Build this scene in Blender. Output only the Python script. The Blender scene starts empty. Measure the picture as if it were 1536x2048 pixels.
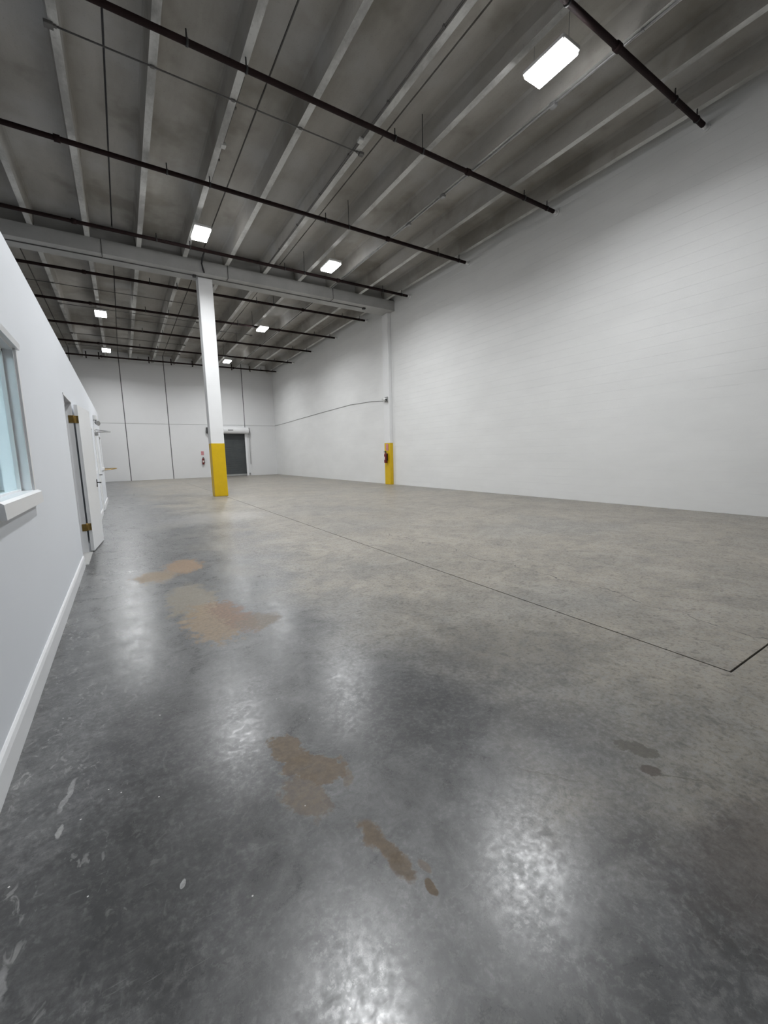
import bpy, bmesh, math, random
from mathutils import Vector, Matrix
random.seed(7)
SC = bpy.context.scene
COL = SC.collection

# ---------------------------------------------------------------- camera, world, exposure
CAM = Vector((0.0, 0.0, 1.29))
FPX, PIT, YAW, ROL = 823.645, -0.138496, 0.559057, -0.0229605
cp, sp, cy, sy = math.cos(PIT), math.sin(PIT), math.cos(YAW), math.sin(YAW)
FWD = Vector((sy * cp, cy * cp, sp))
R0 = Vector((cy, -sy, 0.0))
U0 = R0.cross(FWD)
RGT = R0 * math.cos(ROL) + U0 * math.sin(ROL)
UPV = -R0 * math.sin(ROL) + U0 * math.cos(ROL)
cam_data = bpy.data.cameras.new('camera')
cam_data.sensor_fit = 'HORIZONTAL'
cam_data.sensor_width = 36.0
cam_data.lens = 36.0 * FPX / 1536.0
cam_data.clip_start = 0.02
cam_data.clip_end = 200.0
cam = bpy.data.objects.new('camera', cam_data)
COL.objects.link(cam)
M = Matrix((RGT, UPV, -FWD)).transposed().to_4x4()
M.translation = CAM
cam.matrix_world = M
SC.camera = cam

world = bpy.data.worlds.new('world')
SC.world = world
world.use_nodes = True
world.node_tree.nodes['Background'].inputs[0].default_value = (0.02, 0.02, 0.02, 1)
world.node_tree.nodes['Background'].inputs[1].default_value = 0.0

SC.view_settings.view_transform = 'Standard'
SC.view_settings.look = 'None'
SC.view_settings.gamma = 1.0
SC.view_settings.use_curve_mapping = False
SC.view_settings.exposure = 1.45
SC.cycles.use_denoising = True
SC.cycles.use_adaptive_sampling = True
SC.cycles.adaptive_threshold = 0.05
SC.cycles.adaptive_min_samples = 16
SC.cycles.max_bounces = 6
SC.cycles.diffuse_bounces = 4
SC.cycles.glossy_bounces = 2
SC.cycles.transmission_bounces = 5
SC.cycles.sample_clamp_indirect = 8.0
LAMP = 22.0            # radiance of the high-bay diffusers as seen
LAMP_W = 56.0          # power of each high-bay lamp
OFFICE_LAMP = 24.0

# ---------------------------------------------------------------- main dimensions (metres)
XR, XL, YB = 9.859, -0.525, 30.854     # block wall, office wall, back wall
XO, YF = -11.2, -7.5                   # outer left wall, wall behind the camera
STEP, X0 = 1.218, 0.966                # rib spacing and one rib's place
ZS, ZD = 7.401, 7.882                  # rib underside, deck underside
ZP = 7.233                             # sprinkler pipes
ZT = 2.757                             # top of the office wall
BEAM_Y0, BEAM_Y1, BEAM_Z0 = 14.60, 15.32, 7.03

# ---------------------------------------------------------------- materials
def nt(name):
    m = bpy.data.materials.new(name)
    m.use_nodes = True
    t = m.node_tree
    return m, t, t.nodes['Principled BSDF']

def N(t, typ, ins=None, **kw):
    n = t.nodes.new(typ)
    for k, v in kw.items():
        setattr(n, k, v)
    for k, v in (ins or {}).items():
        s = n.inputs[k]
        if hasattr(v, 'links') or isinstance(v, bpy.types.NodeSocket):
            t.links.new(v, s)
        else:
            s.default_value = v
    return n

def math_(t, op, a, b=None, c=None, clamp=False):
    n = t.nodes.new('ShaderNodeMath'); n.operation = op; n.use_clamp = clamp
    for i, v in enumerate((a, b, c)):
        if v is None: continue
        if isinstance(v, bpy.types.NodeSocket): t.links.new(v, n.inputs[i])
        else: n.inputs[i].default_value = v
    return n.outputs[0]

def smooth(t, v, a, b):
    n = t.nodes.new('ShaderNodeMapRange'); n.interpolation_type = 'SMOOTHSTEP'
    t.links.new(v, n.inputs['Value'])
    n.inputs['From Min'].default_value = a; n.inputs['From Max'].default_value = b
    n.inputs['To Min'].default_value = 0.0; n.inputs['To Max'].default_value = 1.0
    return n.outputs['Result']

def remap(t, v, a, b, c, d):
    n = t.nodes.new('ShaderNodeMapRange')
    t.links.new(v, n.inputs['Value'])
    for k, x in zip(('From Min', 'From Max', 'To Min', 'To Max'), (a, b, c, d)):
        n.inputs[k].default_value = x
    return n.outputs['Result']

def mix(t, f, a, b, mode='MIX'):
    n = t.nodes.new('ShaderNodeMix'); n.data_type = 'RGBA'; n.blend_type = mode
    for s, v in ((n.inputs[0], f), (n.inputs[6], a), (n.inputs[7], b)):
        if isinstance(v, bpy.types.NodeSocket): t.links.new(v, s)
        elif isinstance(v, tuple): s.default_value = (*v, 1) if len(v) == 3 else v
        else: s.default_value = v
    return n.outputs[2]

def noise(t, vec, scale, detail=4.0, rough=0.55, dist=0.0):
    n = N(t, 'ShaderNodeTexNoise', {'Vector': vec, 'Scale': scale, 'Detail': detail, 'Roughness': rough, 'Distortion': dist})
    return n.outputs['Fac'], n.outputs['Color']

def paint(name, col, rough=0.5, var=0.06, scale=3.0, bump=0.0, bscale=60.0, metal=0.0, spec=0.5, stretch=(1, 1, 1), world_co=False):
    m, t, b = nt(name)
    tc = N(t, 'ShaderNodeNewGeometry').outputs['Position'] if world_co else N(t, 'ShaderNodeTexCoord').outputs['Object']
    mp = N(t, 'ShaderNodeMapping', {'Vector': tc, 'Scale': stretch}).outputs[0]
    f, _ = noise(t, mp, scale, 6, 0.6)
    dark = tuple(c * (1 - var) for c in col); lite = tuple(min(1, c * (1 + var)) for c in col)
    t.links.new(mix(t, remap(t, f, 0.3, 0.7, 0, 1), dark, lite), b.inputs['Base Color'])
    t.links.new(remap(t, f, 0.3, 0.7, rough * 0.9, min(1, rough * 1.1)), b.inputs['Roughness'])
    b.inputs['Metallic'].default_value = metal
    b.inputs['Specular IOR Level'].default_value = spec
    if bump:
        f2, _ = noise(t, tc, bscale, 3, 0.6)
        bn = N(t, 'ShaderNodeBump', {'Height': f2, 'Strength': bump, 'Distance': 0.01})
        t.links.new(bn.outputs[0], b.inputs['Normal'])
    return m

def emit(name, col, strength):
    m, t, b = nt(name)
    b.inputs['Base Color'].default_value = (0.9, 0.9, 0.9, 1)
    b.inputs['Emission Color'].default_value = (*col, 1)
    b.inputs['Emission Strength'].default_value = strength
    tc = N(t, 'ShaderNodeTexCoord').outputs['Object']
    f, _ = noise(t, tc, 8.0, 2)
    t.links.new(remap(t, f, 0, 1, 0.4, 0.5), b.inputs['Roughness'])
    return m

MAT = {}
MAT['drywall'] = paint('white_drywall', (0.79, 0.82, 0.865), 0.55, 0.012, 1.5, 0.05, 90)
MAT['trim'] = paint('white_gloss_trim', (0.86, 0.87, 0.885), 0.32, 0.01, 4.0)
MAT['doorwhite'] = paint('white_door_paint', (0.83, 0.84, 0.85), 0.38, 0.012, 3.0)
MAT['block'] = paint('painted_block', (0.80, 0.805, 0.80), 0.6, 0.035, 1.1, 0.25, 45, stretch=(1, 0.6, 1.6), world_co=True)
MAT['blockjoint'] = paint('painted_joint', (0.79, 0.795, 0.79), 0.7, 0.02, 6.0)
MAT['panel'] = paint('painted_precast_panel', (0.76, 0.765, 0.77), 0.6, 0.02, 0.7, 0.08, 40)
MAT['sealant'] = paint('dark_sealant', (0.13, 0.13, 0.135), 0.8, 0.15, 5.0)
MAT['reveal'] = paint('grey_reveal', (0.42, 0.42, 0.42), 0.8, 0.1, 5.0)
MAT['outer'] = paint('plain_white_wall', (0.74, 0.745, 0.75), 0.6, 0.02, 0.8)
MAT['colwhite'] = paint('white_column_paint', (0.82, 0.825, 0.83), 0.5, 0.02, 2.0, 0.06, 50)
MAT['yellow'] = paint('safety_yellow', (0.70, 0.46, 0.004), 0.42, 0.06, 4.0, 0.05, 50)
MAT['pipe'] = paint('dark_sprinkler_pipe', (0.020, 0.011, 0.011), 0.75, 0.4, 3.0, spec=0.15)
MAT['blacksteel'] = paint('black_steel', (0.02, 0.02, 0.021), 0.45, 0.2, 8.0)
MAT['zinc'] = paint('zinc_conduit', (0.34, 0.34, 0.34), 0.45, 0.12, 6.0, metal=0.3)
MAT['greyconduit'] = paint('dull_conduit', (0.12, 0.115, 0.11), 0.6, 0.2, 6.0)
MAT['whitebox'] = paint('pale_junction_box', (0.6, 0.6, 0.58), 0.5, 0.05, 9.0)
MAT['brass'] = paint('dull_brass', (0.33, 0.22, 0.07), 0.38, 0.15, 30.0, metal=0.85)
MAT['housing'] = paint('white_light_housing', (0.75, 0.75, 0.74), 0.4, 0.02, 6.0)
MAT['lens'] = emit('lit_lens', (0.985, 0.99, 1.0), LAMP)
MAT['officelens'] = emit('lit_office_lens', (0.86, 0.96, 1.0), OFFICE_LAMP)
MAT['red'] = paint('extinguisher_red', (0.16, 0.012, 0.012), 0.35, 0.1, 8.0)
MAT['tag'] = paint('white_tag', (0.8, 0.76, 0.72), 0.6, 0.05, 9.0)
MAT['darkslat'] = paint('dark_grey_door_steel', (0.075, 0.083, 0.086), 0.45, 0.12, 2.0)
MAT['bottombar'] = paint('aluminium_bar', (0.42, 0.43, 0.42), 0.4, 0.1, 5.0, metal=0.5)
MAT['officefloor'] = paint('office_floor', (0.16, 0.17, 0.18), 0.6, 0.1, 4.0)
MAT['threshold'] = paint('pale_threshold', (0.5, 0.5, 0.49), 0.5, 0.12, 14.0)
MAT['greenbox'] = paint('pale_green_card', (0.42, 0.55, 0.48), 0.6, 0.05, 6.0)

def sign_mat():
    m, t, b = nt('pink_red_sign')
    tc = N(t, 'ShaderNodeTexCoord').outputs['Object']
    sx = N(t, 'ShaderNodeSeparateXYZ', {'Vector': tc})
    w = N(t, 'ShaderNodeTexWave', {'Vector': tc, 'Scale': 9.0, 'Distortion': 0.0}, wave_type='BANDS', bands_direction='Z')
    k = math_(t, 'GREATER_THAN', w.outputs['Fac'], 0.6)
    t.links.new(mix(t, k, (0.50, 0.10, 0.12), (0.72, 0.45, 0.47)), b.inputs['Base Color'])
    b.inputs['Roughness'].default_value = 0.4
    return m
MAT['sign'] = sign_mat()

def glass_mat():
    m, t, b = nt('pale_blue_glass')
    b.inputs['Base Color'].default_value = (0.80, 0.93, 0.95, 1)
    b.inputs['Transmission Weight'].default_value = 1.0
    b.inputs['IOR'].default_value = 1.12
    tc = N(t, 'ShaderNodeTexCoord').outputs['Object']
    f, _ = noise(t, tc, 2.0, 2)
    t.links.new(remap(t, f, 0, 1, 0.0, 0.03), b.inputs['Roughness'])
    return m
MAT['glass'] = glass_mat()

def concrete_ceiling():
    m, t, b = nt('grey_precast_concrete')
    tc = N(t, 'ShaderNodeNewGeometry').outputs['Position']
    mp = N(t, 'ShaderNodeMapping', {'Vector': tc, 'Scale': (1.0, 0.22, 1.0)}).outputs[0]
    f, _ = noise(t, mp, 1.1, 6, 0.6)
    g, _ = noise(t, tc, 0.55, 4, 0.6)
    h, _ = noise(t, tc, 26.0, 4, 0.7)
    c = mix(t, remap(t, f, 0.32, 0.68, 0, 1), (0.29, 0.276, 0.25), (0.45, 0.432, 0.40))
    c = mix(t, math_(t, 'MULTIPLY', smooth(t, g, 0.50, 0.66), 0.55), c, (0.46, 0.46, 0.455))
    c = mix(t, math_(t, 'MULTIPLY', smooth(t, g, 0.48, 0.34), 0.55), c, (0.19, 0.172, 0.145))
    c = mix(t, math_(t, 'MULTIPLY', smooth(t, h, 0.55, 0.75), 0.3), c, (0.16, 0.155, 0.145))
    t.links.new(c, b.inputs['Base Color'])
    b.inputs['Roughness'].default_value = 0.85
    bn = N(t, 'ShaderNodeBump', {'Height': h, 'Strength': 0.3, 'Distance': 0.01})
    t.links.new(bn.outputs[0], b.inputs['Normal'])
    return m
MAT['concrete'] = concrete_ceiling()

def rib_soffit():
    m, t, b = nt('pale_patchy_rib_soffit')
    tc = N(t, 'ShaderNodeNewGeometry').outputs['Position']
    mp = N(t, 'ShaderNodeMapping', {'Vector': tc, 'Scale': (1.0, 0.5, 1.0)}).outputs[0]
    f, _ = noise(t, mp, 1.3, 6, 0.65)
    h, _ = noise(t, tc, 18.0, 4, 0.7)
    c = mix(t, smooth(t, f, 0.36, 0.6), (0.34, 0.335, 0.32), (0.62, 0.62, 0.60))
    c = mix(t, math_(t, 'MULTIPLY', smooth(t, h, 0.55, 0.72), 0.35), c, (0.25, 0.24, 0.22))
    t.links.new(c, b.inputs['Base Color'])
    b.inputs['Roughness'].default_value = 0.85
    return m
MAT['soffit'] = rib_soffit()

def beam_concrete():
    m, t, b = nt('pale_beam_concrete')
    tc = N(t, 'ShaderNodeNewGeometry').outputs['Position']
    f, _ = noise(t, tc, 1.2, 6, 0.6)
    t.links.new(mix(t, remap(t, f, 0.3, 0.7, 0, 1), (0.36, 0.36, 0.35), (0.46, 0.46, 0.45)), b.inputs['Base Color'])
    b.inputs['Roughness'].default_value = 0.8
    return m
MAT['beam'] = beam_concrete()

# floor stains and broad soft patches: (centre, half-axis u, half-axis v, colour, strength, roughness, edge softness); ground metres
TAN, RUST, OLIVE, DARK, PALE = (0.235, 0.165, 0.095), (0.175, 0.098, 0.062), (0.085, 0.078, 0.060), (0.035, 0.035, 0.036), (0.40, 0.40, 0.40)
BROWN = (0.125, 0.084, 0.043)
STAINS_AND_PATCHES = [
    ((0.505, 1.66), (0.066, 0.02), (-0.03, 0.130), BROWN, 0.9, 0.55, 0.25),
    ((0.560, 1.50), (0.110, -0.02), (-0.05, 0.110), BROWN, 0.9, 0.55, 0.22),
    ((0.475, 1.38), (0.075, 0.0), (0.01, 0.120), BROWN, 0.75, 0.55, 0.35),
    ((0.655, 1.37), (0.022, 0.0), (0.02, 0.05), BROWN, 0.6, 0.55, 0.4),
    ((0.615, 1.05), (0.030, 0.012), (-0.02, 0.105), BROWN, 0.9, 0.6, 0.45),
    ((0.630, 0.94), (0.030, 0.0), (0.0, 0.055), BROWN, 0.85, 0.6, 0.45),
    ((0.665, 0.845), (0.013, 0.0), (0.0, 0.028), BROWN, 0.95, 0.6, 0.25),
    ((0.690, 0.905), (0.012, 0.0), (0.0, 0.03), BROWN, 0.6, 0.6, 0.5),
    ((0.52, 5.44), (0.20, 0.0), (0.0, 0.36), (0.25, 0.155, 0.08), 0.85, 0.5, 0.25),
    ((0.20, 5.12), (0.20, 0.0), (-0.02, 0.26), (0.24, 0.165, 0.085), 0.75, 0.5, 0.45),
    ((0.42, 4.05), (0.20, 0.0), (0.02, 0.55), (0.21, 0.18, 0.13), 0.75, 0.5, 0.35),
    ((0.50, 3.45), (0.20, 0.0), (0.02, 0.48), TAN, 0.85, 0.5, 0.3),
    ((0.66, 3.45), (0.13, -0.05), (-0.04, 0.42), RUST, 0.75, 0.5, 0.35),
    ((0.80, 3.20), (0.16, 0.0), (0.0, 0.16), (0.17, 0.13, 0.09), 0.7, 0.5, 0.5),
    ((1.775, 0.805), (0.050, -0.01), (-0.03, 0.085), OLIVE, 0.85, 0.5, 0.22),
    ((1.685, 0.715), (0.028, 0.01), (-0.02, 0.028), (0.07, 0.055, 0.042), 0.9, 0.5, 0.3),
    ((1.735, 0.635), (0.016, -0.012), (0.075, -0.085), OLIVE, 0.6, 0.5, 0.5),
    ((1.31, 0.955), (0.022, -0.02), (0.06, -0.075), OLIVE, 0.6, 0.5, 0.5),
    ((1.36, 0.885), (0.03, -0.02), (0.05, -0.05), OLIVE, 0.4, 0.5, 0.7),
    ((-0.10, 1.40), (0.45, 0.0), (0.1, 0.42), DARK, 0.55, 0.32, 0.9),  # wide dark patch with a soft edge, near left
    ((0.02, 2.10), (0.35, 0.0), (0.0, 0.40), DARK, 0.35, 0.32, 1.0),
    ((1.15, 1.65), (0.32, 0.0), (-0.2, 0.30), DARK, 0.28, 0.36, 0.9),
    ((2.1, 1.75), (0.6, -0.2), (0.1, 0.40), DARK, 0.35, 0.4, 0.9),
    ((1.55, 0.32), (0.30, 0.0), (0.0, 0.20), (0.06, 0.048, 0.042), 0.55, 0.45, 0.9),  # wide dark brownish patch with a soft edge, near right
    ((1.0, 1.98), (0.07, 0.0), (0.0, 0.09), DARK, 0.4, 0.3, 0.6),
    ((1.6, 9.6), (1.0, 0.0), (0.0, 0.9), PALE, 0.35, 0.3, 0.9),
    ((-0.38, 1.24), (0.014, 0.0), (0.0, 0.05), PALE, 0.55, 0.5, 0.5),
    ((-0.30, 1.90), (0.010, 0.0), (0.02, 0.09), PALE, 0.6, 0.5, 0.4),
    ((-0.31, 1.71), (0.010, 0.0), (0.004, 0.028), (0.5, 0.5, 0.49), 0.6, 0.5, 0.3),
    ((0.035, 1.27), (0.008, 0.0), (0.004, 0.014), (0.5, 0.5, 0.49), 0.7, 0.5, 0.3),
]

def floor_mat(name, stains):
    m, t, b = nt(name)
    P = N(t, 'ShaderNodeNewGeometry').outputs['Position']
    s = N(t, 'ShaderNodeSeparateXYZ', {'Vector': P})
    X, Y = s.outputs['X'], s.outputs['Y']
    a, _ = noise(t, P, 0.9, 6, 0.62, 0.4)
    bb, _ = noise(t, P, 5.5, 6, 0.68, 0.6)
    c_, _ = noise(t, P, 42.0, 3, 0.7)
    d, _ = noise(t, P, 190.0, 2, 0.6)
    m_, _ = noise(t, P, 15.0, 4, 0.7, 0.8)
    big, _ = noise(t, P, 0.35, 3, 0.5)
    # polished grey walkway by the office, worn beige slab elsewhere
    xx = math_(t, 'ADD', X, math_(t, 'MULTIPLY', math_(t, 'SUBTRACT', a, 0.5), 3.2))
    xx = math_(t, 'ADD', xx, math_(t, 'MULTIPLY', Y, 0.06))
    beige = smooth(t, xx, 0.9, 2.7)
    grey = mix(t, remap(t, bb, 0.32, 0.68, 0, 1), (0.070, 0.072, 0.074), (0.19, 0.193, 0.196))
    grey = mix(t, remap(t, a, 0.35, 0.65, 0.45, 0), grey, (0.058, 0.060, 0.062))
    warm = mix(t, remap(t, bb, 0.3, 0.7, 0, 1), (0.245, 0.219, 0.178), (0.45, 0.404, 0.330))
    warm = mix(t, remap(t, a, 0.38, 0.62, 0.5, 0), warm, (0.20, 0.185, 0.158))
    warm = mix(t, math_(t, 'MULTIPLY', smooth(t, big, 0.5, 0.62), 0.35), warm, (0.23, 0.23, 0.222))
    col = mix(t, beige, grey, warm)
    # smears a hand's breadth to an arm's length across
    sm_, _ = noise(t, P, 2.4, 5, 0.62, 1.2)
    col = mix(t, math_(t, 'MULTIPLY', smooth(t, sm_, 0.50, 0.64), 0.30), col, mix(t, beige, (0.25, 0.25, 0.25), (0.46, 0.435, 0.385)))
    col = mix(t, math_(t, 'MULTIPLY', smooth(t, sm_, 0.48, 0.34), 0.38), col, mix(t, beige, (0.055, 0.056, 0.058), (0.15, 0.142, 0.128)))
    # mottling, fine speckle and pocks
    col = mix(t, math_(t, 'MULTIPLY', smooth(t, m_, 0.49, 0.64), 0.30), col, (0.27, 0.27, 0.265))
    col = mix(t, math_(t, 'MULTIPLY', smooth(t, m_, 0.47, 0.34), 0.42), col, (0.05, 0.05, 0.05))
    col = mix(t, math_(t, 'MULTIPLY', smooth(t, c_, 0.50, 0.66), 0.45), col, (0.30, 0.30, 0.295))
    col = mix(t, math_(t, 'MULTIPLY', smooth(t, c_, 0.48, 0.34), 0.42), col, (0.06, 0.06, 0.06))
    col = mix(t, remap(t, d, 0.3, 0.7, 0.0, 0.28), col, (0.09, 0.09, 0.09))
    rough = remap(t, bb, 0.3, 0.7, 0.25, 0.35)
    rough = math_(t, 'ADD', rough, math_(t, 'MULTIPLY', beige, 0.15))
    rough = math_(t, 'ADD', rough, remap(t, c_, 0.3, 0.7, 0.05, -0.05))
    rough = math_(t, 'ADD', rough, remap(t, m_, 0.3, 0.7, 0.025, -0.025))
    # stains and soft patches
    n1, nc1 = noise(t, P, 9.0, 5, 0.65)
    off = N(t, 'ShaderNodeVectorMath', {0: nc1, 1: (0.5, 0.5, 0.5)}, operation='SUBTRACT').outputs[0]
    n2, nc2 = noise(t, P, 38.0, 4, 0.7)
    edge = remap(t, n2, 0.3, 0.7, -0.22, 0.22)
    for (cx, cyy), u, v, colr, stren, rg, soft in stains:
        colr = tuple(c * 1.0 for c in colr)
        size = min(math.hypot(*u), math.hypot(*v)) + 0.35 * max(math.hypot(*u), math.hypot(*v))
        Pd = N(t, 'ShaderNodeVectorMath', {0: off, 1: (size * 1.5,) * 3, 2: P}, operation='MULTIPLY_ADD').outputs[0]
        det = u[0] * v[1] - u[1] * v[0]
        r1 = (v[1] / det, -v[0] / det, 0); r2 = (-u[1] / det, u[0] / det, 0)
        rel = N(t, 'ShaderNodeVectorMath', {0: Pd, 1: (cx, cyy, 0)}, operation='SUBTRACT').outputs[0]
        p = N(t, 'ShaderNodeVectorMath', {0: rel, 1: r1}, operation='DOT_PRODUCT').outputs['Value']
        q = N(t, 'ShaderNodeVectorMath', {0: rel, 1: r2}, operation='DOT_PRODUCT').outputs['Value']
        rad = math_(t, 'SQRT', math_(t, 'ADD', math_(t, 'MULTIPLY', p, p), math_(t, 'MULTIPLY', q, q)))
        rad = math_(t, 'ADD', rad, edge)
        k = math_(t, 'MULTIPLY', smooth(t, rad, 1.0 + soft * 0.5, 1.0 - soft * 0.5), stren)
        mott = mix(t, remap(t, n2, 0.35, 0.65, 0, 1), tuple(x * 0.72 for x in colr), tuple(x * 1.22 for x in colr))
        col = mix(t, k, col, mott)
        rough = math_(t, 'ADD', math_(t, 'MULTIPLY', rough, math_(t, 'SUBTRACT', 1.0, k)), math_(t, 'MULTIPLY', k, rg))
    # drips of white paint and plaster dust along the office wall
    near = smooth(t, math_(t, 'ADD', X, math_(t, 'MULTIPLY', a, 0.5)), 0.55, -0.25)
    mp = N(t, 'ShaderNodeMapping', {'Vector': P, 'Scale': (1.0, 0.55, 1.0), 'Rotation': (0, 0, 0.5)}).outputs[0]
    w, _ = noise(t, mp, 22.0, 3, 0.55, 1.4)
    w2, _ = noise(t, P, 2.6, 3, 0.6)
    dust = math_(t, 'MULTIPLY', math_(t, 'MULTIPLY', smooth(t, w, 0.58, 0.68), near), smooth(t, w2, 0.40, 0.58))
    col = mix(t, math_(t, 'MULTIPLY', dust, 0.55), col, (0.42, 0.42, 0.41))
    vo = N(t, 'ShaderNodeTexVoronoi', {'Vector': P, 'Scale': 24.0, 'Randomness': 1.0})
    vs = N(t, 'ShaderNodeSeparateXYZ', {'Vector': vo.outputs['Color']})
    chip = math_(t, 'MULTIPLY', math_(t, 'LESS_THAN', vo.outputs['Distance'], 0.07), math_(t, 'GREATER_THAN', vs.outputs['X'], 0.955))
    chip = math_(t, 'MULTIPLY', chip, smooth(t, X, 1.2, 0.2))
    col = mix(t, chip, col, (0.75, 0.74, 0.72))
    # hairline crack
    cr, _ = noise(t, P, 1.3, 5, 0.6)
    dx = math_(t, 'ABSOLUTE', math_(t, 'SUBTRACT', X, math_(t, 'ADD', 3.28, math_(t, 'MULTIPLY', cr, 0.7))))
    crack = math_(t, 'MULTIPLY', math_(t, 'LESS_THAN', dx, 0.006), math_(t, 'MULTIPLY', math_(t, 'LESS_THAN', Y, 5.6), math_(t, 'GREATER_THAN', Y, 0.84)))
    col = mix(t, math_(t, 'MULTIPLY', crack, smooth(t, bb, 0.38, 0.55)), col, (0.06, 0.058, 0.055))
    # scratches
    mp2 = N(t, 'ShaderNodeMapping', {'Vector': P, 'Scale': (1.0, 14.0, 1.0), 'Rotation': (0, 0, -0.9)}).outputs[0]
    sc, _ = noise(t, mp2, 6.0, 3, 0.6)
    col = mix(t, math_(t, 'MULTIPLY', smooth(t, sc, 0.66, 0.74), 0.30), col, (0.30, 0.30, 0.295))
    t.links.new(col, b.inputs['Base Color'])
    t.links.new(rough, b.inputs['Roughness'])
    b.inputs['Specular IOR Level'].default_value = 0.5
    hsum = math_(t, 'ADD', math_(t, 'MULTIPLY', bb, 0.10), math_(t, 'MULTIPLY', c_, 0.14))
    bn = N(t, 'ShaderNodeBump', {'Height': hsum, 'Strength': 0.07, 'Distance': 0.01})
    t.links.new(bn.outputs[0], b.inputs['Normal'])
    return m
MAT['floor'] = floor_mat('polished_warehouse_concrete', [q for q in STAINS_AND_PATCHES if q[0][1] <= 6.5])
MAT['floorplain'] = floor_mat('polished_unstained_concrete', [q for q in STAINS_AND_PATCHES if q[0][1] > 6.5])

# ---------------------------------------------------------------- geometry helpers
class MB:
    def __init__(self):
        self.v, self.f = [], []
        self.sm = []
    def quad(self, pts, smooth=False):
        n = len(self.v); self.v += [tuple(p) for p in pts]
        self.f.append(tuple(range(n, n + len(pts)))); self.sm.append(smooth)
    def box(self, x0, x1, y0, y1, z0, z1):
        n = len(self.v)
        self.v += [(x, y, z) for z in (z0, z1) for y in (y0, y1) for x in (x0, x1)]
        for q in ((0, 2, 3, 1), (4, 5, 7, 6), (0, 1, 5, 4), (2, 6, 7, 3), (0, 4, 6, 2), (1, 3, 7, 5)):
            self.f.append(tuple(n + i for i in q)); self.sm.append(False)
        return self
    def bev(self, x0, x1, y0, y1, z0, z1, c):
        """box with chamfered edges (convex hull of the three inset slabs)"""
        bm = bmesh.new()
        for x, sx in ((x0, 1), (x1, -1)):
            for y, sy_ in ((y0, 1), (y1, -1)):
                for z, sz in ((z0, 1), (z1, -1)):
                    bm.verts.new((x, y + sy_ * c, z + sz * c)); bm.verts.new((x + sx * c, y, z + sz * c)); bm.verts.new((x + sx * c, y + sy_ * c, z))
        r = bmesh.ops.convex_hull(bm, input=list(bm.verts))
        bm.normal_update()
        n = len(self.v); bm.verts.index_update()
        self.v += [tuple(v.co) for v in bm.verts]
        for f in bm.faces:
            self.f.append(tuple(n + v.index for v in f.verts)); self.sm.append(False)
        bm.free()
        return self
    def prism(self, prof, axis, a, b):
        """profile [(p,q)] extruded along axis; x:(y,z)  y:(x,z)  z:(x,y)"""
        def P(p, q, s):
            return (s, p, q) if axis == 'x' else (p, s, q) if axis == 'y' else (p, q, s)
        n = len(self.v); k = len(prof)
        self.v += [P(p, q, a) for p, q in prof] + [P(p, q, b) for p, q in prof]
        for i in range(k):
            j = (i + 1) % k
            self.f.append((n + i, n + j, n + k + j, n + k + i)); self.sm.append(False)
        self.f.append(tuple(n + i for i in range(k))[::-1]); self.sm.append(False)
        self.f.append(tuple(n + k + i for i in range(k))); self.sm.append(False)
        return self
    def tube(self, pts, r, seg=10, cap=True):
        pts = [Vector(p) for p in pts]; rings = []
        for i, p in enumerate(pts):
            d = (pts[min(i + 1, len(pts) - 1)] - pts[max(i - 1, 0)]).normalized()
            a = d.cross(Vector((0, 0, 1)))
            if a.length < 1e-3: a = d.cross(Vector((0, 1, 0)))
            a.normalize(); bq = d.cross(a).normalized()
            rr = r[i] if isinstance(r, (list, tuple)) else r
            n = len(self.v)
            self.v += [tuple(p + (a * math.cos(2 * math.pi * k / seg) + bq * math.sin(2 * math.pi * k / seg)) * rr) for k in range(seg)]
            rings.append(n)
        for a, b in zip(rings, rings[1:]):
            for k in range(seg):
                self.f.append((a + k, a + (k + 1) % seg, b + (k + 1) % seg, b + k)); self.sm.append(True)
        if cap:
            self.f.append(tuple(rings[0] + k for k in range(seg))[::-1]); self.sm.append(False)
            self.f.append(tuple(rings[-1] + k for k in range(seg))); self.sm.append(False)
        return self
    def lathe(self, c, prof, seg=16):
        """prof [(r, z)] about the vertical axis through c"""
        self.tube([(c[0], c[1], c[2] + z) for r, z in prof], [max(r, 1e-4) for r, z in prof], seg)
        return self
    def mesh(self, name):
        me = bpy.data.meshes.new(name)
        me.from_pydata(self.v, [], self.f)
        me.polygons.foreach_set('use_smooth', self.sm)
        bm = bmesh.new(); bm.from_mesh(me)
        bmesh.ops.recalc_face_normals(bm, faces=bm.faces)
        bm.to_mesh(me); bm.free()
        return me
    def build(self, name, mat, parent=None):
        """one mesh object; its origin goes to the middle of its base"""
        me = self.mesh(name)
        xs = [v[0] for v in self.v]; ys = [v[1] for v in self.v]; zs = [v[2] for v in self.v]
        o0 = Vector(((min(xs) + max(xs)) / 2, (min(ys) + max(ys)) / 2, min(zs)))
        me.transform(Matrix.Translation(-o0))
        me.materials.append(MAT[mat])
        o = bpy.data.objects.new(name, me); COL.objects.link(o)
        o.location = o0
        if parent is not None: put(o, parent)
        return o

WORLD = {}
def put(o, parent):
    """parent without moving"""
    o.parent = parent
    w = Vector((0, 0, 0)); p = parent
    while p is not None:
        w += p.location; p = p.parent
    o.location = Vector(o.location) - w

def tag(o, label=None, cat=None, group=None, kind=None):
    if label: o['label'] = label
    if cat: o['category'] = cat
    if group: o['group'] = group
    if kind: o['kind'] = kind
    return o

def empty(name, loc):
    o = bpy.data.objects.new(name, None); COL.objects.link(o)
    o.location = loc; o.empty_display_size = 0.1
    return o

def copy_tree(o, parent=None):
    c = o.copy(); COL.objects.link(c); c.parent = parent
    for ch in list(o.children): copy_tree(ch, c)
    return c

def box(name, mat, parent, *d): return MB().box(*d).build(name, mat, parent)

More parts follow.
